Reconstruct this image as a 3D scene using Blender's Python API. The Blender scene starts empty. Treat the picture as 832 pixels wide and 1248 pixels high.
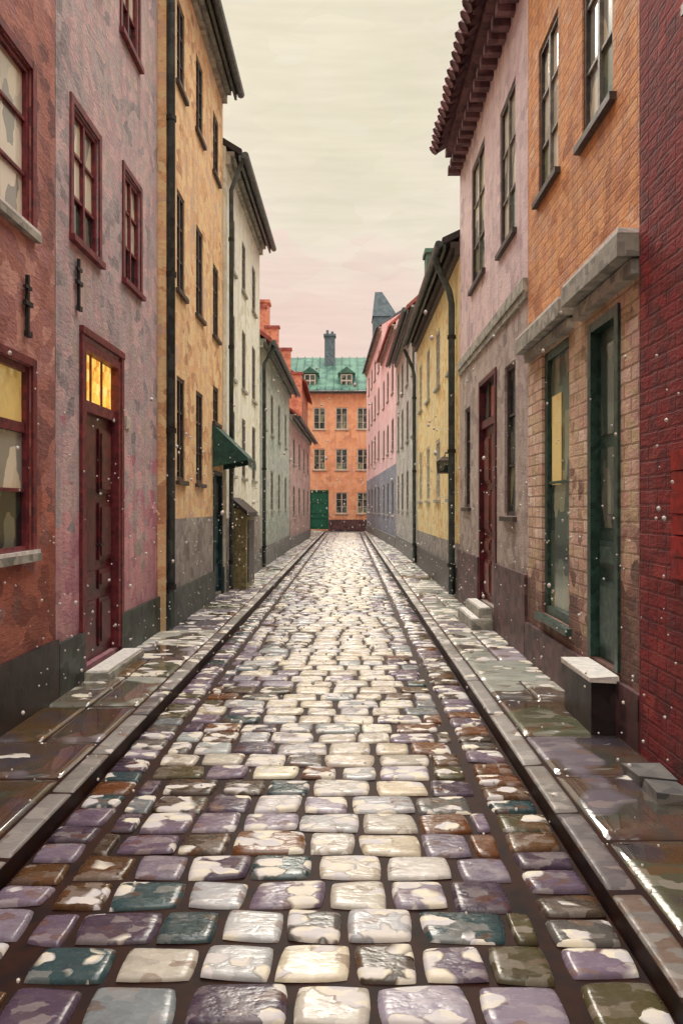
import bpy, math, random
import numpy as np
from mathutils import Vector
random.seed(7); rng=np.random.default_rng(7)
S=bpy.context.scene
def lin(c):
    r=[]
    for v in c:
        v=v/255.0
        r.append(v/12.92 if v<=0.04045 else ((v+0.055)/1.055)**2.4)
    return (r[0],r[1],r[2],1.0)

# ------------------------------------------------------------ materials
class NT:
    def __init__(s,name):
        s.m=bpy.data.materials.new(name); s.m.use_nodes=True
        s.t=s.m.node_tree; s.t.nodes.clear()
        s.out=s.n('ShaderNodeOutputMaterial'); s.b=s.n('ShaderNodeBsdfPrincipled')
        s.l(s.b.outputs[0],s.out.inputs[0])
    def n(s,t,**k):
        x=s.t.nodes.new(t)
        for a,b in k.items(): setattr(x,a,b)
        return x
    def l(s,a,b): s.t.links.new(a,b)
    def math(s,op,a,b=None,clamp=False):
        x=s.n('ShaderNodeMath',operation=op); x.use_clamp=clamp
        for i,v in enumerate((a,b)):
            if v is None: continue
            if isinstance(v,(int,float)): x.inputs[i].default_value=v
            else: s.l(v,x.inputs[i])
        return x.outputs[0]
    def mix(s,f,a,b,bt='MIX'):
        x=s.n('ShaderNodeMix',data_type='RGBA',blend_type=bt)
        for i,v in ((0,f),(6,a),(7,b)):
            if isinstance(v,(int,float)): x.inputs[i].default_value=v
            elif isinstance(v,tuple): x.inputs[i].default_value=v
            else: s.l(v,x.inputs[i])
        return x.outputs[2]
    def ramp(s,f,stops,interp='LINEAR'):
        x=s.n('ShaderNodeValToRGB'); cr=x.color_ramp; cr.interpolation=interp
        while len(cr.elements)<len(stops): cr.elements.new(0.5)
        for e,(p,c) in zip(cr.elements,stops): e.position=p; e.color=c
        s.l(f,x.inputs[0]); return x.outputs[0]
    def rng(s,v,a,b,c=0.0,d=1.0):
        x=s.n('ShaderNodeMapRange'); x.clamp=True
        s.l(v,x.inputs[0])
        for i,q in enumerate((a,b,c,d)): x.inputs[i+1].default_value=q
        return x.outputs[0]
    def noise(s,vec,scale,detail=2,rough=.5,dim='3D'):
        x=s.n('ShaderNodeTexNoise',noise_dimensions=dim); s.l(vec,x.inputs['Vector'])
        x.inputs['Scale'].default_value=scale; x.inputs['Detail'].default_value=detail; x.inputs['Roughness'].default_value=rough
        return x
    def vor(s,vec,scale,dim='3D',dist='EUCLIDEAN'):
        x=s.n('ShaderNodeTexVoronoi',voronoi_dimensions=dim,feature='F1',distance=dist); s.l(vec,x.inputs['Vector'])
        x.inputs['Scale'].default_value=scale; return x
    def vscale(s,vec,sc):
        x=s.n('ShaderNodeVectorMath',operation='MULTIPLY'); s.l(vec,x.inputs[0]); x.inputs[1].default_value=sc; return x.outputs[0]
    def vadd(s,a,b):
        x=s.n('ShaderNodeVectorMath',operation='ADD'); s.l(a,x.inputs[0])
        if isinstance(b,tuple): x.inputs[1].default_value=b
        else: s.l(b,x.inputs[1])
        return x.outputs[0]
    def wobble(s,vec,scale,amt,dim='3D'):
        dn=s.noise(vec,scale,1,.5,dim); sub=s.vadd(dn.outputs['Color'],(-.5,-.5,-.5))
        return s.vadd(vec,s.vscale(sub,(amt,amt,amt)))
    def bump(s,h,st=.4,dist=.02):
        x=s.n('ShaderNodeBump'); x.inputs['Strength'].default_value=st; x.inputs['Distance'].default_value=dist
        s.l(h,x.inputs['Height']); s.l(x.outputs[0],s.b.inputs['Normal'])
    def sep(s,c):
        x=s.n('ShaderNodeSeparateColor'); s.l(c,x.inputs[0]); return x.outputs

def facade_vec(N):
    g=N.n('ShaderNodeNewGeometry'); sp=N.n('ShaderNodeSeparateXYZ'); N.l(g.outputs['Position'],sp.inputs[0])
    u=N.math('ADD',sp.outputs[0],sp.outputs[1])
    c=N.n('ShaderNodeCombineXYZ'); N.l(u,c.inputs[0]); N.l(sp.outputs[2],c.inputs[1])
    return c.outputs[0],sp.outputs[2],g.outputs['Position']

def wall_mat(name,cols,du=.15,dz=.12,seed=0,brick=None,rough=.8,bump=.42,dirt=.45,cell=.6,gain=1.0,low=None,lowz=1.4):
    """weathered lime-wash / painted brick: blocky brushed daubs over a palette, with patches, streaks and damp"""
    N=NT(name); vec,z,pos=facade_vec(N)
    vec=N.vadd(vec,(seed*13.7,seed*5.1,0))
    v2=N.wobble(vec,16,.045,'2D')
    vo=N.vor(N.vscale(v2,(1/du,1/dz,1)),1,'2D','CHEBYCHEV'); sc=N.sep(vo.outputs['Color'])
    big=N.noise(vec,.8,3,.6,'2D'); bigf=N.rng(big.outputs[0],.34,.66)
    fine=N.noise(N.vscale(vec,(9,20,1)),1.6,2,.7,'2D')
    f=N.math('ADD',N.math('MULTIPLY',sc[0],cell),N.math('MULTIPLY',bigf,1-cell))
    f=N.math('ADD',f,N.math('MULTIPLY',N.math('SUBTRACT',fine.outputs[0],.5),.4),clamp=True)
    k=len(cols)
    G=lambda c:tuple(min(.88,q*gain) for q in lin(c)[:3])+(1,)
    col=N.ramp(f,[(i/(k-1)*.8+.1,G(c)) for i,c in enumerate(cols)])
    h=fine.outputs[0]
    if brick:
        b=N.n('ShaderNodeTexBrick'); N.l(N.vadd(vec,N.vscale(N.vadd(v2,N.vscale(vec,(-1,-1,-1))),(.2,.2,0))),b.inputs['Vector'])
        b.inputs['Scale'].default_value=1; b.inputs['Brick Width'].default_value=brick.get('w',.24); b.inputs['Row Height'].default_value=brick.get('h',.085)
        b.inputs['Mortar Size'].default_value=brick.get('ms',.010); b.inputs['Mortar Smooth'].default_value=.4
        b.inputs['Color1'].default_value=(0,0,0,1); b.inputs['Color2'].default_value=(1,1,1,1); b.inputs['Bias'].default_value=brick.get('bias',-.1)
        b.inputs['Mortar'].default_value=(.2,.2,.2,1)
        pm=N.rng(big.outputs[0],.38,.55,.35,1)
        bc=N.rng(b.outputs['Color'],.35,.8)
        col=N.mix(N.math('MULTIPLY',N.math('MULTIPLY',bc,brick.get('amt',.5)),pm),col,N.ramp(sc[1],[(0,lin(brick['c2'])),(1,lin(brick.get('c3',brick['c2'])))]))
        col=N.mix(N.math('MULTIPLY',N.math('MULTIPLY',b.outputs['Fac'],brick.get('ma',.5)),pm),col,lin(brick['m']))
        h=N.math('SUBTRACT',h,N.math('MULTIPLY',b.outputs['Fac'],1.1))
    if low:
        lo=N.ramp(f,[(.3,G(low[0])),(.7,G(low[1]))])
        zz=N.math('ADD',z,N.math('ADD',N.math('MULTIPLY',N.math('SUBTRACT',sc[1],.5),1.1),N.math('MULTIPLY',N.math('SUBTRACT',big.outputs[0],.5),3.2)))
        col=N.mix(N.rng(zz,lowz,lowz+.25,.9,0),col,lo)
    st=N.noise(N.vscale(vec,(6,.5,1)),1,2,.6,'2D'); stf=N.rng(st.outputs[0],.5,.72,0,.35)
    col=N.mix(stf,col,N.mix(.6,col,(.12,.10,.10,1)))
    dz_=N.math('MULTIPLY',N.rng(N.math('ADD',z,N.math('MULTIPLY',N.math('SUBTRACT',sc[2],.5),.8)),.1,1.6,1,0),dirt)
    col=N.mix(dz_,col,lin((70,56,54)))
    N.l(col,N.b.inputs['Base Color']); N.b.inputs['Roughness'].default_value=rough
    N.bump(h,bump,.016)
    return N.m

def plain(name,c,c2=None,rough=.5,scale=22,bump=.25,metal=0,emit=None,es=0,amt=.75):
    N=NT(name); g=N.n('ShaderNodeNewGeometry')
    c2=c2 or tuple(v*.6 for v in c)
    v=N.vor(g.outputs['Position'],scale,'3D','CHEBYCHEV'); sc=N.sep(v.outputs['Color'])
    n=N.noise(g.outputs['Position'],scale*.7,2,.6)
    f=N.math('ADD',N.math('MULTIPLY',sc[0],.5),N.math('MULTIPLY',n.outputs[0],.5))
    col=N.ramp(f,[(.25,lin(c)),(.25+amt*.7,lin(c2))])
    N.l(col,N.b.inputs['Base Color']); N.b.inputs['Roughness'].default_value=rough; N.b.inputs['Metallic'].default_value=metal
    if emit:
        e=N.ramp(f,[(.2,lin(emit[0])),(.5,lin(emit[1])),(.75,lin(emit[2]))]); N.l(e,N.b.inputs['Emission Color']); N.b.inputs['Emission Strength'].default_value=es
    N.bump(n.outputs[0],bump,.01)
    return N.m

def glass_mat(name,cols,sx=6,sz=2.6,rough=.1):
    N=NT(name); vec,z,pos=facade_vec(N)
    v2=N.wobble(vec,9,.05,'2D')
    vo=N.vor(N.vscale(v2,(sx,sz,1)),1,'2D','CHEBYCHEV'); sc=N.sep(vo.outputs['Color'])
    k=len(cols)
    col=N.ramp(sc[0],[(i/k,lin(c)) for i,c in enumerate(cols)],'CONSTANT')
    N.l(col,N.b.inputs['Base Color']); N.b.inputs['Roughness'].default_value=rough
    N.b.inputs['Specular IOR Level'].default_value=.6
    return N.m

def stone_mat(name,rough=.3,dab=(13,24,1),clump=(7.5,13,1),puddle=False):
    N=NT(name); g=N.n('ShaderNodeNewGeometry'); P=g.outputs['Position']
    a=N.n('ShaderNodeAttribute',attribute_name='Col'); sn=N.n('ShaderNodeAttribute',attribute_name='snow')
    W=N.wobble(P,22,.03,'2D')
    v=N.vor(N.vscale(W,dab),1,'2D','CHEBYCHEV'); sc=N.sep(v.outputs['Color'])
    v2=N.vor(N.vscale(W,clump),1,'2D'); sd=N.sep(v2.outputs['Color'])
    n=N.noise(P,2.6,2,.5,'2D'); n2=N.noise(N.vscale(P,(22,44,1)),1,2,.5,'2D')
    c=N.mix(N.rng(sc[0],.3,1,0,.55),a.outputs['Color'],N.mix(.45,a.outputs['Color'],lin((56,44,52))))
    c=N.mix(N.rng(sc[2],.6,1,0,.6),c,N.mix(.5,a.outputs['Color'],lin((208,198,190))))
    c=N.mix(N.rng(sc[1],.88,.92,0,.5),c,lin((112,74,44)))
    m=N.math('ADD',N.math('MULTIPLY',sd[1],.55),N.math('ADD',N.math('MULTIPLY',n.outputs[0],.6),sn.outputs['Fac']))
    m=N.rng(m,.99,1.02)
    m=N.math('MULTIPLY',m,N.rng(v2.outputs['Distance'],.46,.56,1,0))
    c=N.mix(m,c,N.ramp(sc[2],[(.1,lin((238,230,208))),(.9,lin((212,208,210)))]))
    r=N.rng(n2.outputs[0],.3,.7,rough*.7,rough*1.3); r=N.math('ADD',r,N.math('MULTIPLY',m,.3))
    hs=.45
    if puddle:
        pn=N.noise(P,1.3,2,.5,'2D'); sx=N.n('ShaderNodeSeparateXYZ'); N.l(P,sx.inputs[0])
        pd=N.rng(N.math('ADD',pn.outputs[0],N.rng(sx.outputs[1],4.5,9,.10,-.12)),.50,.54)
        pd=N.math('MULTIPLY',pd,N.math('SUBTRACT',1.0,m))
        c=N.mix(N.math('MULTIPLY',pd,.8),c,N.ramp(n.outputs[0],[(.35,lin((62,64,48))),(.5,lin((92,66,36))),(.65,lin((66,62,72)))]))
        r=N.math('MULTIPLY',r,N.rng(pd,0,1,1,.2)) 
        h=N.math('ADD',N.math('MULTIPLY',n2.outputs[0],N.rng(pd,0,1,.45,.02)),N.math('MULTIPLY',m,1.3))
        N.l(N.rng(pd,0,1,.5,1.0),N.b.inputs['Specular IOR Level']); N.l(N.math('MULTIPLY',pd,.6),N.b.inputs['Coat Weight']); N.b.inputs['Coat Roughness'].default_value=.02
    else: h=N.math('ADD',N.math('MULTIPLY',n2.outputs[0],.6),N.math('MULTIPLY',m,1.4))
    N.l(c,N.b.inputs['Base Color']); N.l(r,N.b.inputs['Roughness'])
    N.bump(h,hs,.008)
    return N.m

# ------------------------------------------------------------ mesh helpers
def tri_j(v,j): return tuple(q+random.uniform(-j,j) for q in v)
class Part:
    def __init__(s,name,mat,smooth=False): s.name=name; s.mats=mat if isinstance(mat,list) else [mat]; s.v=[]; s.f=[]; s.mi=[]; s.smooth=smooth
    def add(s,vs,fs,mi=0):
        o=len(s.v); s.v+= [tuple(q) for q in vs]
        for f in fs: s.f.append(tuple(i+o for i in f)); s.mi.append(mi)
    def build(s,parent=None):
        if not s.f: return None
        me=bpy.data.meshes.new(s.name); me.from_pydata(s.v,[],s.f)
        for m in s.mats: me.materials.append(m)
        me.polygons.foreach_set('material_index',s.mi)
        if s.smooth: me.polygons.foreach_set('use_smooth',[True]*len(me.polygons))
        me.update(); ob=bpy.data.objects.new(s.name,me); S.collection.objects.link(ob)
        if parent: ob.parent=parent
        return ob
BF=[(0,1,3,2),(4,6,7,5),(0,4,5,1),(2,3,7,6),(0,2,6,4),(1,5,7,3)]
def empty(name,loc=(0,0,0)):
    e=bpy.data.objects.new(name,None); S.collection.objects.link(e); return e
def wbox(p,x0,x1,y0,y1,z0,z1,j=0):
    p.add([tri_j((x,y,z),j) for x in(x0,x1) for y in(y0,y1) for z in(z0,z1)],BF)
def tube(p,pts,r,seg=10,cap=True):
    pts=[Vector(q) for q in pts]; rings=[]
    for i,q in enumerate(pts):
        d=(pts[min(i+1,len(pts)-1)]-pts[max(i-1,0)]).normalized()
        a=d.cross(Vector((0,0,1))) if abs(d.z)<.9 else d.cross(Vector((0,1,0)))
        a.normalize(); b=d.cross(a)
        rr=r[i] if isinstance(r,(list,tuple)) else r
        rings.append([q+a*math.cos(t)*rr+b*math.sin(t)*rr for t in [2*math.pi*k/seg for k in range(seg)]])
    vs=[v for rg in rings for v in rg]; fs=[]
    for i in range(len(pts)-1):
        for k in range(seg):
            fs.append((i*seg+k,i*seg+(k+1)%seg,(i+1)*seg+(k+1)%seg,(i+1)*seg+k))
    if cap: fs.append(tuple(range(seg))); fs.append(tuple((len(pts)-1)*seg+k for k in range(seg)))
    p.add(vs,fs)

class House:
    def __init__(s,name,p0,p1,sign,ztop,ridge,depth,zones,roof,openings=(),oh=.28,frame=None,glass=None,corn=None,
                 gutter=None,plinth=None,ax='y'):
        s.e=empty(name); s.p0=Vector(p0+(0,)); d=Vector(p1+(0,))-s.p0; s.L=d.length-.012; s.d=d.normalized(); s.p0=s.p0+s.d*.006
        s.n=Vector((s.d.y,-s.d.x,0))*sign; s.o0=p0[1] if ax=='y' else p0[0]
        s.zt=ztop; s.D=depth; s.parts={}
        T=lambda q:q-s.o0
        W=Part('walls',[z[2] for z in zones])
        ts={0,s.L}; zs={zones[0][0],ztop}
        for z in zones: zs.add(z[0])
        for o in openings: ts|={T(o['a']),T(o['b'])}; zs|={o['z0'],o['z1']}
        ts=sorted(ts); zs=sorted(zs)
        for i in range(len(ts)-1):
            for k in range(len(zs)-1):
                tc=(ts[i]+ts[i+1])/2; zc=(zs[k]+zs[k+1])/2
                if any(T(o['a'])<tc<T(o['b']) and o['z0']<zc<o['z1'] for o in openings): continue
                mi=[q for q,z in enumerate(zones) if z[0]<=zc<z[1]][0]
                W.add([s.P(t,z,0) for t,z in((ts[i],zs[k]),(ts[i+1],zs[k]),(ts[i+1],zs[k+1]),(ts[i],zs[k+1]))],[(0,1,2,3)],mi)
        for o in openings:
            a,b,z0,z1=T(o['a']),T(o['b']),o['z0'],o['z1']; r=-o.get('rec',.05)-.06
            mi=[q for q,z in enumerate(zones) if z[0]<=(z0+z1)/2<z[1]][0]
            for c in(((a,z0),(a,z1)),((b,z0),(b,z1)),((a,z0),(b,z0)),((a,z1),(b,z1))):
                W.add([s.P(c[0][0],c[0][1],0),s.P(c[1][0],c[1][1],0),s.P(c[1][0],c[1][1],r),s.P(c[0][0],c[0][1],r)],[(0,1,2,3)],mi)
        D=depth; last=len(zones)-1
        for t in(0,s.L):
            W.add([s.P(t,0,0),s.P(t,ztop,0),s.P(t,ridge,-D/2),s.P(t,ztop,-D),s.P(t,0,-D)],[(0,1,2,3,4)],last)
        W.add([s.P(0,0,-D),s.P(s.L,0,-D),s.P(s.L,ztop,-D),s.P(0,ztop,-D)],[(0,1,2,3)],last)
        W.build(s.e)
        R=s.part('roof',roof); sl=(ridge-ztop)/(D/2)
        for q0,q1 in((oh,-D/2),(-D-oh,-D/2)):
            za=ztop-sl*oh+.02; zb=ridge+.02
            vs=[s.P(t,zz+dz,dd) for t in(-0.0,s.L) for dd,zz in((q0,za),(q1,zb)) for dz in(0,.11)]
            R.add(vs,BF)
        s.sl=sl; s.oh=oh
        if corn:
            s.fb('cornice',corn,0,s.L,ztop-.30,ztop-.16,.0,.08); s.fb('cornice',corn,0,s.L,ztop-.16,ztop-sl*oh*.3-.03,.0,.15)
        if gutter:
            g=s.part('gutter',gutter); ze=ztop-sl*oh+.02
            tube(g,[s.P(.0,ze,oh+.06),s.P(s.L,ze,oh+.06)],.065,8)
            s.fb('gutter',gutter,0.003,s.L-.003,ze-.10,ze+.0,oh-.05,oh-.01)
        if plinth: s.fb('plinth',plinth[1],0,s.L,0,plinth[0],0,.035,skip=[(T(o['a']),T(o['b'])) for o in openings if o['z0']<plinth[0]])
        for o in openings:
            k=o.get('k','w'); f=o.get('frame',frame); g=o.get('glass',glass)
            (s.window if k=='w' else s.door)(T(o['a']),T(o['b']),o['z0'],o['z1'],f,g,o)
    def P(s,t,z,d): q=s.p0+s.d*t+s.n*d; return (q.x,q.y,z)
    def part(s,name,mat):
        key=(name,mat.name)
        if key not in s.parts: s.parts[key]=Part(name,mat)
        return s.parts[key]
    def fb(s,name,mat,t0,t1,z0,z1,d0,d1,j=.004,skip=None):
        segs=[(t0,t1)]
        for a,b in (skip or []):
            ns=[]
            for x,y in segs:
                if b<=x or a>=y: ns.append((x,y)); continue
                if a>x: ns.append((x,a))
                if b<y: ns.append((b,y))
            segs=ns
        for x,y in segs:
            p=s.part(name,mat); vs=[]
            for t in(x,y):
                for z in(z0,z1):
                    for d in(d0,d1): vs.append(s.P(t+random.uniform(-j,j)*(1 if d else .2),z+random.uniform(-j,j),d))
            p.add(vs,BF)
    def window(s,a,b,z0,z1,f,g,o):
        r=-o.get('rec',.05); w=o.get('fw',.05); c=o.get('cols',2); rr=o.get('rows',3)
        am=o.get('arch')
        if am:
            aw=.06; s.fb('window_surround',am,a-aw,a,z0-.02,z1+aw,.001,.018); s.fb('window_surround',am,b,b+aw,z0-.02,z1+aw,.001,.018); s.fb('window_surround',am,a+.002,b-.002,z1,z1+aw,.001,.016)
        s.fb('window_sill',o.get('sill',f),a-.07,b+.07,z0-.06,z0-.006,-.02,.05)
        if o.get('snow',False): s.fb('sill_snow',M['snow'],a-.06,b+.06,z0-.007,z0+.018,-.01,.046,.006)
        F='window_frame'
        s.fb(F,f,a,a+w,z0,z1,r-.05,r+.022,.002); s.fb(F,f,b-w,b,z0,z1,r-.05,r+.022,.002)
        s.fb(F,f,a+w,b-w,z0,z0+w,r-.05,r+.020,.002); s.fb(F,f,a+w,b-w,z1-w,z1,r-.05,r+.020,.002)
        mb=o.get('bar',f)
        for i in range(1,c):
            t=a+(b-a)*i/c; s.fb(F,mb,t-w*.4,t+w*.4,z0+w,z1-w,r-.045,r+.020,.002)
        zr=[z0+(z1-z0)*k/rr for k in range(rr+1)]
        for k in range(1,rr):
            big=(o.get('transom')==k); ww=w*.7 if big else .012
            s.fb('glazing_bars',f if big else mb,a+w,b-w,zr[k]-ww,zr[k]+ww,r-.04,r+.012,.002)
        gs=g if isinstance(g,list) else [g]
        for i in range(c):
            for k in range(rr):
                t0=a+(b-a)*i/c; t1=a+(b-a)*(i+1)/c
                gm=gs[0] if (k>0 and random.random()<.9) or random.random()<.3 else gs[-1]
                if o.get('topglass') and k==rr-1: gm=o['topglass']
                p=s.part('window_glass',gm); e=random.uniform(-.003,.003)
                p.add([s.P(t0,zr[k],r-.01+e),s.P(t1,zr[k],r-.01-e),s.P(t1,zr[k+1],r-.012-e),s.P(t0,zr[k+1],r-.012+e)],[(0,1,2,3)])
    def door(s,a,b,z0,z1,f,g,o):
        r=-o.get('rec',.06); w=.07; dm=o['door']; tz=o.get('tz')
        s.fb('door_frame',f,a,a+w,z0,z1,r-.05,.02); s.fb('door_frame',f,b-w,b,z0,z1,r-.05,.02); s.fb('door_frame',f,a+w,b-w,z1-w,z1,r-.05,.018)
        top=z1-w
        if tz:
            s.fb('door_frame',f,a+w,b-w,tz-.05,tz+.05,r-.05,r+.05)
            p=s.part('transom_window',o['tglass']); p.add([s.P(a+w,tz,r),s.P(b-w,tz,r),s.P(b-w,z1-w,r),s.P(a+w,z1-w,r)],[(0,1,2,3)])
            for i in(1,2):
                t=a+w+(b-a-2*w)*i/3; s.fb('door_frame',f,t-.012,t+.012,tz+.05,z1-w,r-.02,r+.015,.002)
            top=tz-.05
        s.fb('door_leaf',dm,a+w,b-w,z0,top,r-.05,r,.002)
        n=o.get('leaves',2); tw=(b-a-2*w)/n
        for i in range(n):
            x0=a+w+tw*i+.05; x1=a+w+tw*(i+1)-.05
            for q0,q1 in((.04,.24),(.28,.36),(.40,.64),(.68,.95)):
                za=z0+(top-z0)*q0; zb=z0+(top-z0)*q1
                if o.get('glazed') and q0>=.4:
                    s.fb('door_glass',o['glazed'],x0,x1,za,zb,r+.001,r+.006,.001)
                else:
                    s.fb('door_panels',dm,x0,x1,za,zb,r+.001,r+.018,.002); s.fb('door_panels',dm,x0+.04,x1-.04,za+.04,zb-.04,r+.019,r+.032,.002)
        hx=a+w+(tw-.02 if n>1 else tw*.1)
        hp=s.part('door_handle',M['iron']); zc=z0+1.05
        tube(hp,[s.P(hx,zc,r),s.P(hx,zc,r+.05),s.P(hx+.09,zc,r+.055)],.009,6)
    def done(s):
        for p in s.parts.values(): p.build(s.e)
    def anchor(s,t,z):
        s.fb('iron_wall_anchor',M['iron'],t-.012,t+.012,z-.2,z+.2,.01,.035)
        s.fb('iron_wall_anchor',M['iron'],t-.05,t+.05,z+.1,z+.125,.012,.037); s.fb('iron_wall_anchor',M['iron'],t-.06,t+.06,z-.02,z+.015,.012,.04)
        s.fb('iron_wall_anchor',M['iron'],t-.03,t+.03,z-.24,z-.2,.01,.045)

def op(a,b,z0,z1,**k): return dict(a=a,b=b,z0=z0,z1=z1,**k)
M={}
M['snow']=plain('snow',(244,240,230),(216,214,214),rough=.6,scale=30,bump=.4)
M['iron']=plain('iron',(34,30,32),rough=.5)
M['maroon']=plain('maroon_paint',(132,52,58),(84,32,42),rough=.5)
M['maroon_dk']=plain('dark_maroon_door',(104,36,44),(56,20,28),rough=.4,scale=12)
M['red_door']=plain('red_brown_door',(124,52,42),(74,30,30),rough=.4,scale=12)
M['green_paint']=plain('dark_green_paint',(62,92,80),(30,54,50),rough=.4)
M['awning']=plain('green_awning_canvas',(34,84,74),(18,56,54),rough=.5)
M['green_door']=plain('green_door_paint',(32,116,90),(20,84,66),rough=.4)
M['teal_dk']=plain('dark_teal_paint',(24,62,70),(14,36,44),rough=.4)
M['olive']=plain('olive_paint',(140,128,84),(96,90,60),rough=.5)
M['white']=plain('white_window_paint',(220,212,196),(184,178,168),rough=.5)
M['grey_frame']=plain('grey_window_paint',(140,134,124),(104,98,92),rough=.5)
M['dark_frame']=plain('dark_window_paint',(84,70,64),(48,42,42),rough=.5)
M['zinc']=plain('zinc_gutter',(104,110,108),(68,76,76),rough=.4,metal=.2)
M['pipe']=plain('painted_drainpipe',(78,88,86),(44,52,54),rough=.4,scale=10)
M['stone_grey']=plain('grey_stone_trim',(186,184,172),(128,128,120),rough=.7,scale=12,bump=.6)
M['plinth_dk']=plain('dark_tarred_plinth',(58,46,46),(24,22,24),rough=.45,scale=9,bump=.6)
M['plinth_green']=plain('dark_green_plinth',(72,82,76),(30,36,36),rough=.5,scale=9,bump=.6)
M['plinth_mar']=plain('maroon_plinth',(112,80,80),(58,42,46),rough=.55,scale=9,bump=.6)
M['plinth_grey']=plain('grey_plinth',(132,130,124),(84,84,86),rough=.6,scale=9,bump=.6)
M['glass_pale']=glass_mat('curtained_glass',[(228,218,192),(242,234,214),(206,200,182),(238,230,208),(160,160,150)])
M['glass_dark']=glass_mat('dark_glass',[(44,58,54),(72,84,76),(30,38,40),(110,112,98)])
M['glass_green']=glass_mat('shop_glass',[(122,130,104),(96,112,96),(150,150,118),(70,84,76)])
M['lit']=plain('lamplit_glass',(230,170,60),(190,120,40),rough=.2,scale=13,emit=((200,120,40),(255,200,80),(255,232,140)),es=.95)
M['lit_dim']=plain('lamplit_blind',(226,206,142),(180,150,90),rough=.3,scale=12,emit=((150,110,50),(220,180,90),(240,215,140)),es=.3)
M['roof_dk']=plain('dark_roof',(64,58,58),(42,38,40),rough=.7,scale=8)
M['roof_red']=plain('red_tile_roof',(176,92,80),(126,66,64),rough=.7,scale=7,bump=.6)
M['roof_mar']=plain('maroon_roof_tiles',(136,98,102),(82,56,62),rough=.7,scale=9,bump=.6)
M['roof_slate']=plain('blue_slate_roof',(104,120,128),(76,92,100),rough=.6,scale=6)
M['copper']=plain('green_copper_roof',(84,124,106),(50,88,80),rough=.8,scale=1.8,bump=.2)
GP=[M['glass_pale'],M['glass_dark']]; GD=[M['glass_dark'],M['glass_green']]

W_rose=wall_mat('rose_limewash',[(110,72,72),(146,96,88),(174,118,104),(158,110,110),(196,146,132)],seed=1,gain=1.2,low=[(144,76,60),(182,110,88)],lowz=1.3)
W_mauve=wall_mat('mauve_limewash',[(126,118,120),(154,144,148),(180,166,166),(170,144,150),(200,172,172),(166,154,146)],seed=2,gain=1.2,low=[(180,116,134),(212,158,162)],lowz=1.6)
W_ochre=wall_mat('ochre_limewash',[(180,136,104),(214,168,122),(236,198,152),(218,176,132),(198,168,148)],seed=3,gain=1.2,dirt=.1)
W_grey=wall_mat('grey_render',[(118,112,108),(148,140,134),(168,162,156),(134,124,126)],seed=4,gain=1.1)
W_cream=wall_mat('cream_limewash',[(200,198,180),(226,222,204),(238,234,216),(208,208,196)],seed=5,gain=1.2,dirt=.3)
W_sage=wall_mat('sage_limewash',[(140,156,150),(170,180,170),(194,198,184),(156,164,166)],seed=6,gain=1.15)
W_pinkgrey=wall_mat('pink_grey_limewash',[(164,136,132),(196,168,160),(206,182,176)],seed=7,gain=1.15)
W_brickred=wall_mat('red_brick',[(160,96,76),(190,118,92),(212,144,114),(176,112,98)],seed=8,gain=1.1,dirt=.1)
W_end=wall_mat('apricot_limewash',[(206,144,110),(224,162,122),(234,178,138),(216,154,124)],seed=9,du=.35,dz=.3,gain=1.1,dirt=.1)
W_orange=wall_mat('orange_brick',[(170,108,70),(204,138,86),(224,162,106),(190,130,98),(224,178,138)],seed=10,brick=dict(c2=(244,204,154),c3=(212,148,104),m=(146,98,68),amt=.8,ma=.5,bias=-.25),gain=1.15,dirt=0)
W_palebrick=wall_mat('pale_painted_brick',[(150,124,100),(184,158,126),(208,186,152),(196,154,138),(222,194,172)],seed=11,brick=dict(c2=(246,230,212),c3=(220,174,160),m=(130,100,82),amt=.85,ma=.65,bias=-.1,h=.1),gain=1.15,dirt=.55,low=[(112,80,72),(148,108,96)],lowz=.9)
W_red=wall_mat('oxblood_brick',[(80,20,22),(110,28,30),(140,36,38),(94,26,34),(152,56,52)],seed=12,brick=dict(c2=(150,50,46),c3=(112,30,36),m=(66,20,24),amt=.5,ma=.5),dirt=.1,gain=1.1)
W_pink=wall_mat('pink_limewash',[(176,154,160),(202,180,182),(216,194,194),(190,164,172)],seed=13,gain=1.2)
W_taupe=wall_mat('taupe_limewash',[(138,124,120),(168,154,146),(188,176,168),(160,140,142)],seed=14,gain=1.12,dirt=.3)
W_yellow=wall_mat('yellow_limewash',[(206,168,112),(228,196,138),(240,214,164),(214,188,142)],seed=15,gain=1.15,dirt=.2)
W_stonegrey=wall_mat('light_grey_limewash',[(158,154,150),(184,180,172),(200,196,190)],seed=16,gain=1.1)
W_rosepink=wall_mat('bright_pink_limewash',[(208,172,178),(222,190,192),(230,202,200)],seed=17,du=.3,dz=.25,gain=1.15,dirt=.1)
W_blue=wall_mat('blue_grey_render',[(120,128,146),(142,150,166),(158,162,172)],seed=18)

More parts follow.
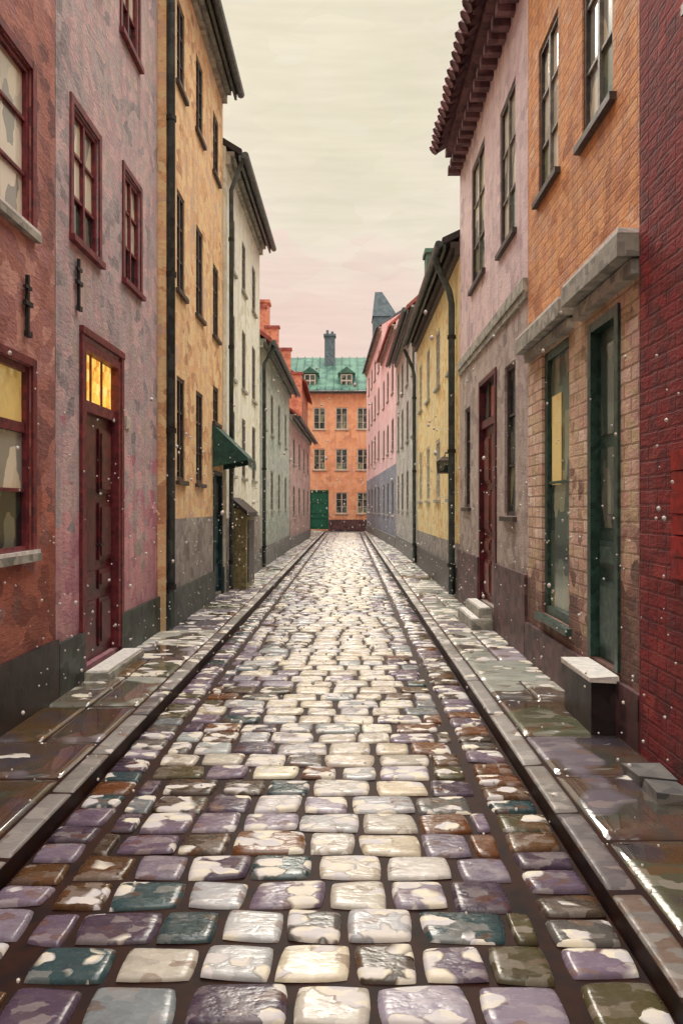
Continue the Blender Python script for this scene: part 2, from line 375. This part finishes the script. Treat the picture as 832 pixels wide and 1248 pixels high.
# ------------------------------------------------------------ left row
XL=-2.3
mar=dict(frame=M['maroon'],glass=GP,arch=M['maroon'],bar=M['maroon'],sill=M['maroon'],rec=.035)
ms=dict(mar); ms['sill']=M['stone_grey']; ms['snow']=True
H=House('rose_plaster_house',(XL,-4),(XL,5.81),1,9.4,12,8,[(0,9.4,W_rose)],M['roof_dk'],[
  op(-1.6,-.5,3.6,4.8,**ms),op(.9,2,3.6,4.8,**ms),op(2.6,3.6,3.6,4.8,**ms),op(4.42,5.36,3.6,4.78,**ms),op(4.42,5.36,6.4,7.6,**ms),
  op(4.28,5.36,1.27,2.62,topglass=M['lit_dim'],transom=2,**ms),op(1.6,2.7,1.27,2.62,transom=2,**ms)],
  corn=M['stone_grey'],gutter=M['zinc'],plinth=(.56,M['plinth_dk']))
H.anchor(5.25+4,3.05); H.done()
H=House('mauve_plaster_house',(XL,5.81),(XL,8.93),1,9.6,12.2,8,[(0,9.6,W_mauve)],M['roof_dk'],[
  op(6.16,6.80,3.87,4.98,**mar),op(7.58,8.16,3.95,5.08,**mar),op(7.5,8.1,6.45,7.6,**mar),op(6.14,6.84,6.45,7.6,**mar),
  op(6.38,7.42,.2,3.05,k='d',frame=M['maroon'],door=M['maroon_dk'],tz=2.5,tglass=M['lit'],rec=.06)],
  gutter=M['zinc'],plinth=(.52,M['plinth_green']))
H.anchor(6.25-5.81,3.5)
H.fb('house_number_plate',M['white'],7.62-5.81,7.74-5.81,2.42,2.54,.001,.02)
H.fb('door_surround',M['maroon'],6.32-5.81,6.38-5.81,.1,3.1,.001,.03); H.fb('door_surround',M['maroon'],7.42-5.81,7.50-5.81,.1,3.1,.001,.03); H.fb('door_surround',M['maroon'],6.32-5.81,7.5-5.81,3.101,3.16,.001,.04)
H.done()
dk=dict(frame=M['dark_frame'],glass=GD,cols=2,rows=3,sill=M['dark_frame'],rec=.035)
def grid(spans,levels,**k): return [op(y,y+w,z0,z1,**k) for (y,w) in spans for (z0,z1) in levels]
H=House('ochre_house',(-2.2,8.93),(-2.2,13.0),1,9.0,11.6,8,[(0,1.45,W_grey),(1.45,9.0,W_ochre)],M['roof_dk'],
  grid([(9.5,.45),(10.7,.5)],[(1.95,3.3),(4.42,5.72),(7.1,8.2)],**dk)+grid([(12.05,.5)],[(4.42,5.6),(7.1,8.1),(3.0,3.6)],**dk)+
  [op(12.05,12.85,.15,2.2,k='d',frame=M['teal_dk'],door=M['teal_dk'],leaves=1)],
  corn=M['stone_grey'],gutter=M['zinc'],plinth=(.55,M['plinth_green']),oh=.26)
H.done()
cr=dict(frame=M['grey_frame'],glass=[M['glass_green'],M['glass_dark']],cols=2,rows=3,sill=M['stone_grey'],rec=.03)
H=House('cream_house',(-2.15,13.0),(-2.12,17.75),1,7.95,10.4,8,[(0,1.4,W_grey),(1.4,7.95,W_cream)],M['roof_dk'],
  grid([(13.5,.5),(14.9,.5),(16.4,.55)],[(2.2,3.4),(4.0,5.2),(6.0,7.0)],**cr),corn=M['stone_grey'],gutter=M['zinc'],plinth=(.5,M['plinth_grey']))
H.done()
H=House('sage_green_house',(-2.12,17.75),(-2.08,26.2),1,5.75,8.0,6,[(0,5.75,W_sage)],M['roof_red'],
  grid([(18.4,.6),(20.2,.6),(22.2,.6),(24.4,.6)],[(1.5,2.6),(3.6,4.7)],**cr),corn=M['stone_grey'],gutter=M['zinc'],plinth=(.6,M['plinth_grey']))
H.done()
H=House('pink_grey_house',(-2.06,26.2),(-1.9,37),1,5.0,7.4,6,[(0,5.0,W_pinkgrey)],M['roof_red'],
  grid([(27.5,.7),(30,.7),(32.5,.7),(35,.7)],[(1.3,2.4),(3.2,4.2)],**cr),corn=M['stone_grey'],gutter=M['zinc'],plinth=(.5,M['plinth_grey']))
H.done()
H=House('stepped_gable_brick_house',(-2.35,37.0),(-2.45,45),1,8.0,10.4,6.5,[(0,8.0,W_brickred)],M['roof_red'],
  grid([(38.5,.8),(41,.8),(43.3,.7)],[(1.3,2.6),(3.8,5.1),(6.0,7.2)],**cr),plinth=(.5,M['plinth_grey']))
st=[(-2.3,-2.85,8.2),(-2.85,-3.45,9.4),(-3.45,-4.1,10.5),(-4.1,-5.0,11.5),(-5.0,-5.7,10.5),(-5.7,-6.4,9.4),(-6.4,-8.8,8.2)]
g=Part('stepped_gable',[W_brickred,M['roof_red']])
for a,b,z in st:
    g.add([(x,y,q) for x in(a,b) for y in(36.7,36.96) for q in(5.0,z)],BF,0)
    g.add([(x,y,q) for x in(a+.06,b-.06) for y in(36.64,37.02) for q in(z,z+.12)],BF,1)
g.build(H.e)
c=Part('chimney',[W_brickred]); wbox(c,-4.9,-4.2,39,39.8,10,12.4); wbox(c,-4.97,-4.13,38.93,39.87,12.4,12.55); c.build(H.e)
H.done()

# ------------------------------------------------------------ right row
XR=1.8
dg=dict(frame=M['dark_frame'],glass=[M['glass_pale'],M['glass_green']],cols=2,rows=3,sill=M['dark_frame'],bar=M['grey_frame'],rec=.035)
H=House('oxblood_brick_house',(XR-.03,-4),(XR-.03,4.5),-1,8.6,11,8,[(0,8.6,W_red)],M['roof_dk'],[
  op(3.0,3.75,1.2,2.9,frame=M['maroon_dk'],glass=GD),op(3.0,3.75,4.2,5.6,frame=M['maroon_dk'],glass=GD),op(.8,1.7,1.2,2.9,frame=M['maroon_dk'],glass=GD)],
  gutter=M['zinc'],plinth=None)
rd=plain('bright_red_shutter',(176,24,28),(120,16,22),rough=.4)
for k in range(6): H.fb('window_shutter',rd,3.80+4,4.0+4,1.22+k*.115,1.22+k*.115+.11,.005,.02+.004*(k%2))
H.done()
H=House('orange_brick_house',(XR,4.5),(XR,7.4),-1,8.2,10.8,8,[(0,3.2,W_palebrick),(3.2,8.2,W_orange)],M['roof_dk'],[
  op(6.33,6.98,4.5,5.9,**dg),op(5.02,5.68,4.4,5.9,**dg),
  op(6.02,6.86,.62,3.02,frame=M['green_paint'],glass=[M['glass_green'],M['glass_green']],cols=1,rows=2,fw=.08),
  op(4.88,5.5,.5,2.95,k='d',frame=M['green_paint'],door=M['green_paint'],leaves=1,glazed=M['glass_dark'],rec=.05)],
  gutter=M['zinc'],plinth=(.45,M['plinth_mar']),corn=M['stone_grey'])
H.fb('shop_cornice',M['stone_grey'],.0,1.2,3.14,3.27,.001,.16,.01); H.fb('shop_cornice',M['stone_grey'],1.35,2.86,3.12,3.24,.001,.14,.01)
H.fb('shop_cornice',M['stone_grey'],.02,1.18,3.03,3.125,.001,.07); H.fb('shop_cornice',M['stone_grey'],1.37,2.84,3.03,3.105,.001,.06)
H.fb('cornice_snow',M['snow'],.02,1.18,3.285,3.31,.001,.15,.006); H.fb('cornice_snow',M['snow'],1.37,2.84,3.255,3.28,.001,.13,.006)
H.fb('lit_shop_panel',M['lit_dim'],6.42-4.5,6.7-4.5,1.8,2.6,-.056,-.05,.001)
H.done()
H=House('pink_plaster_house',(XR,7.4),(XR,11.9),-1,7.5,10,8,[(0,3.78,W_taupe),(3.78,7.5,W_pink)],M['roof_mar'],[
  op(9.75,10.75,4.75,6.5,**dg),op(7.95,8.75,4.6,6.25,**dg),
  op(8.95,10.1,.35,3.3,k='d',frame=M['maroon_dk'],door=M['red_door'],tz=2.7,tglass=M['glass_dark'],rec=.06),
  op(7.95,8.5,1.5,3.2,frame=M['dark_frame'],glass=GD,cols=1),op(10.9,11.4,1.6,3.1,frame=M['dark_frame'],glass=GD,cols=1)],
  plinth=(.92,M['plinth_mar']),oh=.36)
H.fb('belt_course',M['stone_grey'],0,4.47,3.78,3.9,.001,.05); H.fb('belt_course',M['stone_grey'],0,4.47,3.7,3.778,.001,.03)
H.fb('eave_cornice',M['roof_mar'],0,4.48,7.05,7.22,.001,.12); H.fb('eave_cornice',M['roof_mar'],0,4.48,7.222,7.34,.001,.24)
t=.05
while t<4.4:
    H.fb('eave_brackets',M['roof_mar'],t,t+.11,6.93,7.05,.001,.2); t+=.24
tp=Part('eave_tiles',M['roof_mar'],True); t=.06
while t<4.45:
    a=H.P(t,7.38-.07,.44+random.uniform(-.015,.015)); b=H.P(t,8.05,-.3); tube(tp,[a,b],.085,8); t+=.19
tp.build(H.e); H.done()
yl=dict(frame=M['white'],glass=GD,cols=2,rows=3,sill=M['stone_grey'],rec=.03)
H=House('yellow_house',(XR,11.9),(XR,19.3),-1,5.95,7.6,7,[(0,1.0,W_grey),(1.0,5.95,W_yellow)],M['roof_dk'],
  grid([(12.7,.6),(14.5,.65),(16.3,.65),(18.0,.65)],[(1.75,2.95),(4.0,5.15)],**yl),corn=M['dark_frame'],gutter=M['pipe'],plinth=(.6,M['plinth_dk']))
H.done()
H=House('light_grey_house',(XR,19.3),(1.76,27),-1,7.0,10.2,7,[(0,7.0,W_stonegrey)],M['roof_red'],
  grid([(20,.7),(21.9,.7),(23.8,.7),(25.6,.7)],[(1.5,2.7),(3.6,4.8),(5.3,6.3)],**cr),corn=M['stone_grey'],gutter=M['zinc'],plinth=(.6,M['plinth_grey']))
c=Part('chimney',M['copper']); wbox(c,2.25,2.75,21.2,21.8,7.3,8.9); wbox(c,2.2,2.8,21.15,21.85,8.9,9.02); c.build(H.e); H.done()
pk=dict(frame=M['grey_frame'],glass=GD,cols=2,rows=2,sill=M['stone_grey'],rec=.03)
H=House('pink_townhouse',(1.75,27),(1.55,34),-1,8.4,11.6,7,[(0,3.2,W_blue),(3.2,8.4,W_rosepink)],M['roof_red'],
  grid([(28,.8),(30.2,.8),(32.4,.8)],[(1.3,2.6),(3.8,5.0),(6.0,7.2)],**pk),corn=M['stone_grey'],plinth=(.5,M['plinth_grey']))
H.done()
H=House('pink_corner_house',(1.55,34),(1.15,46),-1,10.0,12.2,7,[(0,3.2,W_blue),(3.2,10.0,W_rosepink)],M['roof_slate'],
  grid([(35.5,.9),(38,.9),(40.5,.9),(43,.9)],[(1.3,2.6),(4.0,5.3),(6.2,7.4),(8.2,9.2)],**pk),corn=M['stone_grey'],plinth=(.5,M['plinth_grey']))
tw=Part('slate_turret',M['roof_slate'])
wbox(tw,1.4,2.7,41,42.6,10,12.2); tw.add([(1.35,40.95,12.2),(2.75,40.95,12.2),(2.75,42.65,12.2),(1.35,42.65,12.2),(1.5,41.2,13.6),(1.9,41.2,13.6),(1.9,41.6,13.6),(1.5,41.6,13.6)],[(0,1,5,4),(1,2,6,5),(2,3,7,6),(3,0,4,7),(4,5,6,7)])
tw.build(H.e); H.done()

# ------------------------------------------------------------ house closing the lane
ew=dict(frame=M['white'],glass=GD,cols=2,rows=3,sill=M['stone_grey'],fw=.07,rec=.05)
xs=[-8.2,-6.7,-5.2,-3.75,-2.35,-.85,.6,2.1,3.6,5.1,6.6]
ops=[]
for x in xs:
    for z0,z1 in((1.15,2.6),(4.1,5.55),(6.85,8.35)):
        if z0<2 and x in(-2.35,): continue
        ops.append(op(x,x+.82,z0,z1,**ew))
ops.append(op(-2.62,-1.32,.1,2.75,k='d',frame=M['green_door'],door=M['green_door'],rec=.08))
H=House('apricot_mansard_house',(-9,50),(9,50),1,9.55,12.6,10,[(0,9.55,W_end)],M['copper'],ops,oh=.3,corn=M['stone_grey'],gutter=M['zinc'],plinth=(.75,M['plinth_mar']),ax='x')
se=Part('roof_seams',M['copper'])
t=.3
while t<18:
    a=H.P(t,9.5,.25); b=H.P(t,12.72,-4.95); tube(se,[(a[0],a[1],a[2]+.06),(b[0],b[1],b[2]+.06)],.035,5); t+=.55
se.build(H.e)
def dormer(x):
    d=Part('dormer',[M['copper'],M['white'],M['glass_dark']]); y=50.5
    d.add([(xx,yy,z) for xx in(x-.5,x+.5) for yy in(y,y+2) for z in(9.7,10.75)],BF,0)
    d.add([(x-.6,y-.1,10.75),(x+.6,y-.1,10.75),(x,y-.1,11.2),(x-.6,y+2.5,10.75),(x+.6,y+2.5,10.75),(x,y+2.5,11.2)],[(0,1,2),(0,2,5,3),(1,4,5,2),(3,4,5),(0,3,4,1)],0)
    d.add([(xx,yy,z) for xx in(x-.38,x+.38) for yy in(y-.04,y-.01) for z in(9.8,10.68)],BF,1)
    for a in(-.32,.04):
        for q in(9.88,10.3): d.add([(xx,yy,z) for xx in(x+a,x+a+.28) for yy in(y-.055,y-.042) for z in(q,q+.32)],BF,2)
    d.build(H.e)
for x in(-5.5,-2.6,-.1,3.2,6): dormer(x)
ch=Part('chimney',M['roof_slate']); wbox(ch,-1.7,-.95,53.5,54.3,11.8,14.0); wbox(ch,-1.77,-.88,53.43,54.37,14.0,14.15); wbox(ch,3.5,4.3,53.5,54.3,11.8,14); wbox(ch,-5.9,-5.2,53.5,54.3,11.8,14)
tube(ch,[(-1.5,53.9,14.1),(-1.5,53.9,14.5)],.1,8); tube(ch,[(-1.15,53.9,14.1),(-1.15,53.9,14.4)],.1,8); ch.build(H.e)
H.done()
H=House('side_street_house',(-30,50),(-9.1,50),1,8.8,11.5,10,[(0,8.8,W_sage)],M['roof_red'],grid([(-28+i*3,.9) for i in range(6)],[(1.2,2.6),(4.2,5.5)],**cr),ax='x'); H.done()
H=House('side_street_house',(9.1,50),(30,50),1,8.8,11.5,10,[(0,8.8,W_cream)],M['roof_red'],grid([(11+i*3,.9) for i in range(6)],[(1.2,2.6),(4.2,5.5)],**cr),ax='x'); H.done()

# ------------------------------------------------------------ drainpipes
def drainpipe(pts,r=.05):
    e=empty('drainpipe'); p=Part('pipe',M['pipe'],True); tube(p,pts,r,12); p.build(e)
    b=Part('pipe_brackets',M['iron'])
    zt=max(q[2] for q in pts); z=.6; base=pts[-1]
    while z<zt-1.2:
        tube(b,[(base[0],base[1],z),(base[0],base[1],z+.06)],r*1.3,10); z+=1.9
    b.build(e)
drainpipe([(-1.95,8.99,8.75),(-2.05,8.99,8.5),(-2.15,8.99,8.2),(-2.15,8.99,.15)],.05)
drainpipe([(-1.84,13.05,7.78),(-1.95,13.05,7.5),(-2.06,13.05,7.2),(-2.06,13.05,.15)],.04)
drainpipe([(-1.78,18.0,5.5),(-1.9,18.0,5.35),(-2.04,18.0,5.1),(-2.04,18.0,.15)],.045)
drainpipe([(1.46,12.3,5.75),(1.5,12.3,5.6),(1.68,12.3,5.2),(1.72,12.3,5.0),(1.72,12.3,.15)],.055)
drainpipe([(1.46,19.2,5.7),(1.68,19.2,5.2),(1.72,19.2,5.0),(1.72,19.2,.15)],.045)

# awning over the shop door
e=empty('shop_awning'); p=Part('canopy',M['awning'])
y0,y1=11.95,12.97
p.add([(-2.19,y0,2.95),(-1.62,y0,2.40),(-1.62,y1,2.40),(-2.19,y1,2.95),(-2.19,y0,2.90),(-1.62,y0,2.35),(-1.62,y1,2.35),(-2.19,y1,2.90)],[(0,1,2,3),(4,5,6,7),(0,1,5,4),(2,3,7,6),(1,2,6,5)])
p.add([(-2.185,y0,2.9),(-1.63,y0,2.36),(-2.185,y0,2.25)],[(0,1,2)]); p.add([(-2.185,y1,2.9),(-1.63,y1,2.36),(-2.185,y1,2.25)],[(0,1,2)])
n=6
for i in range(n):
    a=y0+(y1-y0)*i/n; b=y0+(y1-y0)*(i+1)/n
    p.add([(-1.615,a,2.36),(-1.615,b,2.36),(-1.61,b,2.27),(-1.605,(a+b)/2,2.21),(-1.61,a,2.27)],[(0,1,2,3,4)])
p.build(e)
# cellar entrance hood
e=empty('cellar_entrance'); p=Part('hood_box',M['olive'])
p.add([(x,y,z) for x,q in((-2.13,1.62),(-1.86,1.5)) for y in(13.5,14.7) for z in(.1,q)],BF); p.build(e)
p=Part('hood_roof',M['plinth_dk']); p.add([(-2.13,13.42,1.78),(-1.8,13.42,1.5),(-2.13,14.78,1.78),(-1.8,14.78,1.5),(-2.13,13.42,1.70),(-1.8,13.42,1.42),(-2.13,14.78,1.70),(-1.8,14.78,1.42)],[(0,1,3,2),(4,5,7,6),(0,1,5,4),(2,3,7,6),(1,3,7,5)]); p.build(e)
p=Part('hatch_door',M['plinth_dk']); wbox(p,-1.855,-1.84,13.7,14.5,.2,1.35); p.build(e)

def steps(name,boxes):
    e=empty(name); p=Part('stone_blocks',M['stone_grey']); q=Part('step_snow',M['snow'])
    for b in boxes:
        wbox(p,*b,j=.006); wbox(q,b[0]+.02,b[1]-.02,b[2]+.02,b[3]-.02,b[5]-.001,b[5]+.015,j=.005)
    p.build(e); q.build(e)
steps('stone_doorstep',[(-2.27,-2.05,6.36,7.44,.09,.17)])
e=empty('stone_doorstep'); p=Part('step_block',M['plinth_dk']); wbox(p,1.61,1.79,4.88,5.50,.09,.44,j=.006); p.build(e); p=Part('step_tread',M['snow']); wbox(p,1.59,1.79,4.86,5.52,.442,.48,j=.008); p.build(e)
steps('stone_doorstep',[(1.5,1.76,9.0,10.1,.09,.22),(1.6,1.76,9.05,10.05,.222,.35)])
e=empty('kerb_stone_block'); p=Part('block',M['plinth_grey']) 
for a,b in((3.72,3.93),(3.96,4.2)): wbox(p,1.56,1.755,a,b,.09,.15,j=.012)
p.build(e)

# box lamp on the yellow house
e=empty('wall_lamp'); p=Part('bracket',M['iron']); tube(p,[(1.79,12.75,2.52),(1.68,12.75,2.54),(1.66,12.75,2.47)],.014,6); wbox(p,1.775,1.798,12.70,12.80,2.42,2.6); p.build(e)
p=Part('housing',plain('brown_lamp_metal',(104,90,74),(66,56,48),rough=.5)); x,y=1.66,12.75
def fr(z0,a0,z1,a1): p.add([(x+sx*a,y+sy*a,z) for z,a in((z0,a0),(z1,a1)) for sx,sy in((-1,-1),(1,-1),(1,1),(-1,1))],[(0,1,2,3),(4,5,6,7),(0,1,5,4),(1,2,6,5),(2,3,7,6),(3,0,4,7)])
fr(2.40,.12,2.47,.04); fr(2.38,.125,2.40,.125); fr(2.18,.10,2.20,.105)
for sx,sy in((-1,-1),(1,-1),(1,1),(-1,1)): tube(p,[(x+sx*.10,y+sy*.10,2.19),(x+sx*.115,y+sy*.115,2.39)],.012,5)
p.build(e); p=Part('lamp_glass',M['glass_dark']); fr(2.2,.095,2.38,.11); p.build(e)

# ------------------------------------------------------------ ground, road, pavements
mud=NT('wet_joint_earth'); g_=mud.n('ShaderNodeNewGeometry'); nn=mud.noise(g_.outputs['Position'],5,2,.6)
mud.l(mud.ramp(nn.outputs[0],[(.3,lin((24,14,14))),(.5,lin((52,26,16))),(.7,lin((30,18,22)))]),mud.b.inputs['Base Color']); mud.b.inputs['Roughness'].default_value=.55; mud.b.inputs['Specular IOR Level'].default_value=.15
gm=plain('wet_town_ground',(110,106,104),(76,72,74),rough=.4,scale=3)
p=Part('ground',gm); p.add([(-600,-600,-.03),(600,-600,-.03),(600,900,-.03),(-600,900,-.03)],[(0,1,2,3)]); p.build()
road=empty('cobblestone_road')
p=Part('joint_bed',mud.m); p.add([(-1.46,-3.5,-.006),(1.02,-3.5,-.006),(1.02,46,-.006),(-1.46,46,-.006)],[(0,1,2,3)]); p.build(road)

def stones(name,items,mat,parent):
    V=[];F=[];C=[];Sn=[];off=0
    for (cx,cy,a,b,z0,h,col,snow,n,pw) in items:
        L=np.sin(np.linspace(-1,1,n)*math.pi/2); L=np.sign(L)*np.abs(L)**.7
        u,v=np.meshgrid(L,L,indexing='ij')
        prof=(np.clip(1-np.abs(u)**pw,0,1)*np.clip(1-np.abs(v)**pw,0,1))**.5
        kx=rng.uniform(-.10,.10,4); ky=rng.uniform(-.15,.15,4)
        cr_=1-.06*(u*v)**2
        ju=(kx[0]*(1-u)*(1-v)+kx[1]*(1+u)*(1-v)+kx[2]*(1-u)*(1+v)+kx[3]*(1+u)*(1+v))/4
        jv=(ky[0]*(1-u)*(1-v)+ky[1]*(1+u)*(1-v)+ky[2]*(1-u)*(1+v)+ky[3]*(1+u)*(1+v))/4
        flat=pw>15
        if flat: ju=ju*.2; jv=jv*.2; cr_=1-.01*(u*v)**2
        x=cx+a*(u*cr_+ju); y=cy+b*(v*cr_+jv); tx,ty=rng.uniform(-.03,.03,2)*(1 if not flat else .12)
        q1,q2,q3=rng.uniform(0,6.3,3)
        z=z0+h*prof+(x-cx)*tx+(y-cy)*ty+(0 if flat else .0018*prof*np.sin(u*3.1+q1)*np.sin(v*2.7+q2))
        V.append(np.stack([x,y,z],-1).reshape(-1,3))
        i=np.arange(n-1); I,J=np.meshgrid(i,i,indexing='ij'); q=(I*n+J).ravel()+off
        F.append(np.stack([q,q+n,q+n+1,q+1],-1)); off+=n*n
        C.append(np.tile(np.array(tuple(col[:3])+(1,)),(n*n,1))); Sn.append(np.full(n*n,snow))
    V=np.concatenate(V);F=np.concatenate(F);C=np.concatenate(C);Sn=np.concatenate(Sn)
    me=bpy.data.meshes.new(name); me.from_pydata(V.tolist(),[],F.tolist()); me.materials.append(mat)
    at=me.color_attributes.new('Col','FLOAT_COLOR','POINT'); at.data.foreach_set('color',C.ravel())
    a2=me.attributes.new('snow','FLOAT','POINT'); a2.data.foreach_set('value',Sn)
    me.polygons.foreach_set('use_smooth',[True]*len(me.polygons)); me.update()
    ob=bpy.data.objects.new(name,me); S.collection.objects.link(ob); ob.parent=parent
def pick(pal,k0=.85,k1=1.15):
    c=lin(random.choice(pal)); k=random.uniform(k0,k1); return tuple(min(.85,q*k) for q in c[:3])
PC_SHEEN=[(234,224,198),(226,214,188),(208,204,196),(192,188,190),(240,230,206)]  # mid-lane cobble tones; the road's bright sky sheen is painted into these creams
PC=[(200,194,180),(176,178,182),(222,212,188),(164,156,172),(172,180,180),(212,202,184),(156,146,162),(188,190,190)]
PE=[(112,96,116),(82,68,86),(50,76,80),(124,110,128),(92,64,36),(100,98,94),(86,80,54),(142,132,148),(128,136,140),(112,68,34),(74,62,50)]
items=[]; y=.9
while y<46:
    dy=.225*random.uniform(.93,1.08); x=-1.19+random.uniform(-.2,0)
    while x<.72:
        w=.285*random.uniform(.78,1.25); x0=max(x,-1.19); x1=min(x+w,.715)
        if x1-x0>.09:
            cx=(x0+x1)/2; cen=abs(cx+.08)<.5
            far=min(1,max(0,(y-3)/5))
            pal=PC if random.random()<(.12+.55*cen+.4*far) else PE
            if cen and random.random()<.25+.55*far: pal=PC_SHEEN  # centre stones get paler base colours, a painted highlight along the lane
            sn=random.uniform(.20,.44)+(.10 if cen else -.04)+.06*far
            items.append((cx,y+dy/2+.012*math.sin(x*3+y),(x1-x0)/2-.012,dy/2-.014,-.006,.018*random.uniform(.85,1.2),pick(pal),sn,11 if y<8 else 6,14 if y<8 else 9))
        x+=w
    y+=dy
for bx0,bx1 in((-1.445,-1.22),(.75,1.012)):
    y=.9
    while y<46:
        dy=random.uniform(.15,.26)
        items.append(((bx0+bx1)/2,y+dy/2,(bx1-bx0)/2-.006,dy/2-.012,-.006,.020,pick(PE),random.uniform(.24,.44),9 if y<8 else 5,12))
        y+=dy
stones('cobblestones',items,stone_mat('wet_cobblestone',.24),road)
SM=stone_mat('wet_paving_slab',.16,(8,15,1),(5,9,1),puddle=True)
KM=stone_mat('kerb_stone',.42,(8,15,1),(6,10,1))
for nm,x0,x1,kx in(('pavement',-2.34,-1.45,-1),('pavement',1.02,1.82,1)):
    e=empty(nm); p=Part('kerb_bed',mud.m); wbox(p,min(x0,x1),max(x0,x1),-3.5,46,-.01,.085); p.build(e)
    items=[]; y=.6
    if kx<0: k0,k1,s0,s1=-1.575,-1.452,-2.335,-1.585
    else: k0,k1,s0,s1=1.022,1.145,1.155,1.815
    while y<46:
        dy=random.uniform(.55,1.0)
        n=1 if random.random()<.6 else 2
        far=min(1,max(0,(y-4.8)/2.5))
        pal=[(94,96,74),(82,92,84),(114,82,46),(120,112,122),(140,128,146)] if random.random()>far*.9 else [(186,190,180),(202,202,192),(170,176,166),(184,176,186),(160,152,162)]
        for i in range(n):
            a=s0+(s1-s0)*i/n; b=s0+(s1-s0)*(i+1)/n
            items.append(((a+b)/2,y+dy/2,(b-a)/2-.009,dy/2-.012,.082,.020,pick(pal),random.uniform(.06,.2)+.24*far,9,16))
        y+=dy
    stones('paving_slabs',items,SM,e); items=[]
    y=.6
    while y<46:
        dy=random.uniform(.6,1.1); far=min(1,max(0,(y-4.8)/3))
        items.append(((k0+k1)/2,y+dy/2,(k1-k0)/2,dy/2-.008,.078,.020,pick([(132,128,122),(104,98,100),(152,148,144)]),random.uniform(.12,.28)+.15*far,9,16)); y+=dy
    stones('kerb_stones',items,KM,e)
    kb=Part('kerb_face',M['plinth_grey']) 
    if kx<0: wbox(kb,-1.46,-1.452,-3.5,46,0,.08)
    else: wbox(kb,1.022,1.03,-3.5,46,0,.08)
    kb.build(e)

# falling snow
p=Part('falling_snow',M['snow'],True)
ico=[(0,0,1),(.89,0,.45),(.28,.85,.45),(-.72,.53,.45),(-.72,-.53,.45),(.28,-.85,.45),(.72,.53,-.45),(-.28,.85,-.45),(-.89,0,-.45),(-.28,-.85,-.45),(.72,-.53,-.45),(0,0,-1)]
icf=[(0,1,2),(0,2,3),(0,3,4),(0,4,5),(0,5,1),(1,6,2),(2,7,3),(3,8,4),(4,9,5),(5,10,1),(6,7,2),(7,8,3),(8,9,4),(9,10,5),(10,6,1),(6,11,7),(7,11,8),(8,11,9),(9,11,10),(10,11,6)]
for i in range(1900):
    y=random.uniform(2.2,13); x=random.uniform(-2.22,1.74); z=random.uniform(.1,2.3); r=random.uniform(.003,.008)
    p.add([(x+a*r,y+b*r,z+c*r*1.2) for a,b,c in ico],icf)
p.build()

# ------------------------------------------------------------ camera, sky, sun
cam=bpy.data.cameras.new('camera'); co=bpy.data.objects.new('camera',cam); S.collection.objects.link(co)
co.location=(0,0,1.6); co.rotation_euler=(math.radians(90),0,0)
cam.sensor_fit='VERTICAL'; cam.sensor_height=36; cam.lens=900/1248*36; cam.shift_x=-.0064; cam.shift_y=-.0048; cam.clip_end=2000
S.camera=co
EL,AZ=38,-8
w=bpy.data.worlds.new('World'); S.world=w; w.use_nodes=True; t=w.node_tree; t.nodes.clear()
class WN(NT):
    def __init__(s,t): s.t=t
N=WN(t); out=N.n('ShaderNodeOutputWorld'); bg=N.n('ShaderNodeBackground'); N.l(bg.outputs[0],out.inputs[0])
sky=N.n('ShaderNodeTexSky',sky_type='NISHITA'); sky.sun_disc=False; sky.sun_elevation=math.radians(EL); sky.sun_rotation=math.radians(AZ)
tc=N.n('ShaderNodeTexCoord'); G=tc.outputs['Generated']; sp=N.n('ShaderNodeSeparateXYZ'); N.l(G,sp.inputs[0])
z=N.math('MAXIMUM',sp.outputs[2],0.0)
mp=N.n('ShaderNodeMapping'); N.l(G,mp.inputs[0]); mp.inputs['Rotation'].default_value=(0,math.radians(48),0); mp.inputs['Scale'].default_value=(8,3,90)
s1=N.noise(mp.outputs[0],1,2,.6); s2=N.noise(G,3.4,3,.6)
mp2=N.n('ShaderNodeMapping'); N.l(N.wobble(G,9,.04),mp2.inputs[0]); mp2.inputs['Rotation'].default_value=(0,math.radians(-38),0); mp2.inputs['Scale'].default_value=(16,5,44)
s3=N.vor(mp2.outputs[0],1,'3D','CHEBYCHEV'); sc=N.sep(s3.outputs['Color'])
zz=N.math('ADD',z,N.math('MULTIPLY',N.math('SUBTRACT',s2.outputs[0],.5),.7)); zz=N.math('ADD',zz,N.math('MULTIPLY',N.math('SUBTRACT',sc[0],.5),.10))
col=N.ramp(zz,[(0.0,lin((236,214,192))),(.16,lin((238,208,194))),(.30,lin((238,216,200))),(.38,lin((236,225,203))),(.56,lin((229,219,192))),(.8,lin((236,230,222)))])
br=N.math('ADD',N.rng(s1.outputs[0],.3,.7,-.045,.045),N.rng(sc[1],0,1,.98,1.02))
br=N.math('MULTIPLY',br,N.rng(z,.56,1.0,1.0,7.6))
sc2=N.n('ShaderNodeVectorMath',operation='SCALE'); N.l(col,sc2.inputs[0]); N.l(N.math('MULTIPLY',br,9.6),sc2.inputs['Scale'])
sk=N.n('ShaderNodeVectorMath',operation='SCALE'); N.l(sky.outputs[0],sk.inputs[0]); sk.inputs['Scale'].default_value=.06
N.l(N.vadd(sc2.outputs[0],sk.outputs[0]),bg.inputs[0]); bg.inputs[1].default_value=.1
sl=bpy.data.lights.new('sun','SUN'); so=bpy.data.objects.new('sun',sl); S.collection.objects.link(so)
sl.energy=1.5; sl.angle=math.radians(20); sl.color=(1,.93,.82); so.rotation_euler=(math.radians(-(90-EL)),0,math.radians(-AZ))
S.view_settings.view_transform='Standard'; S.view_settings.look='None'; S.view_settings.exposure=0
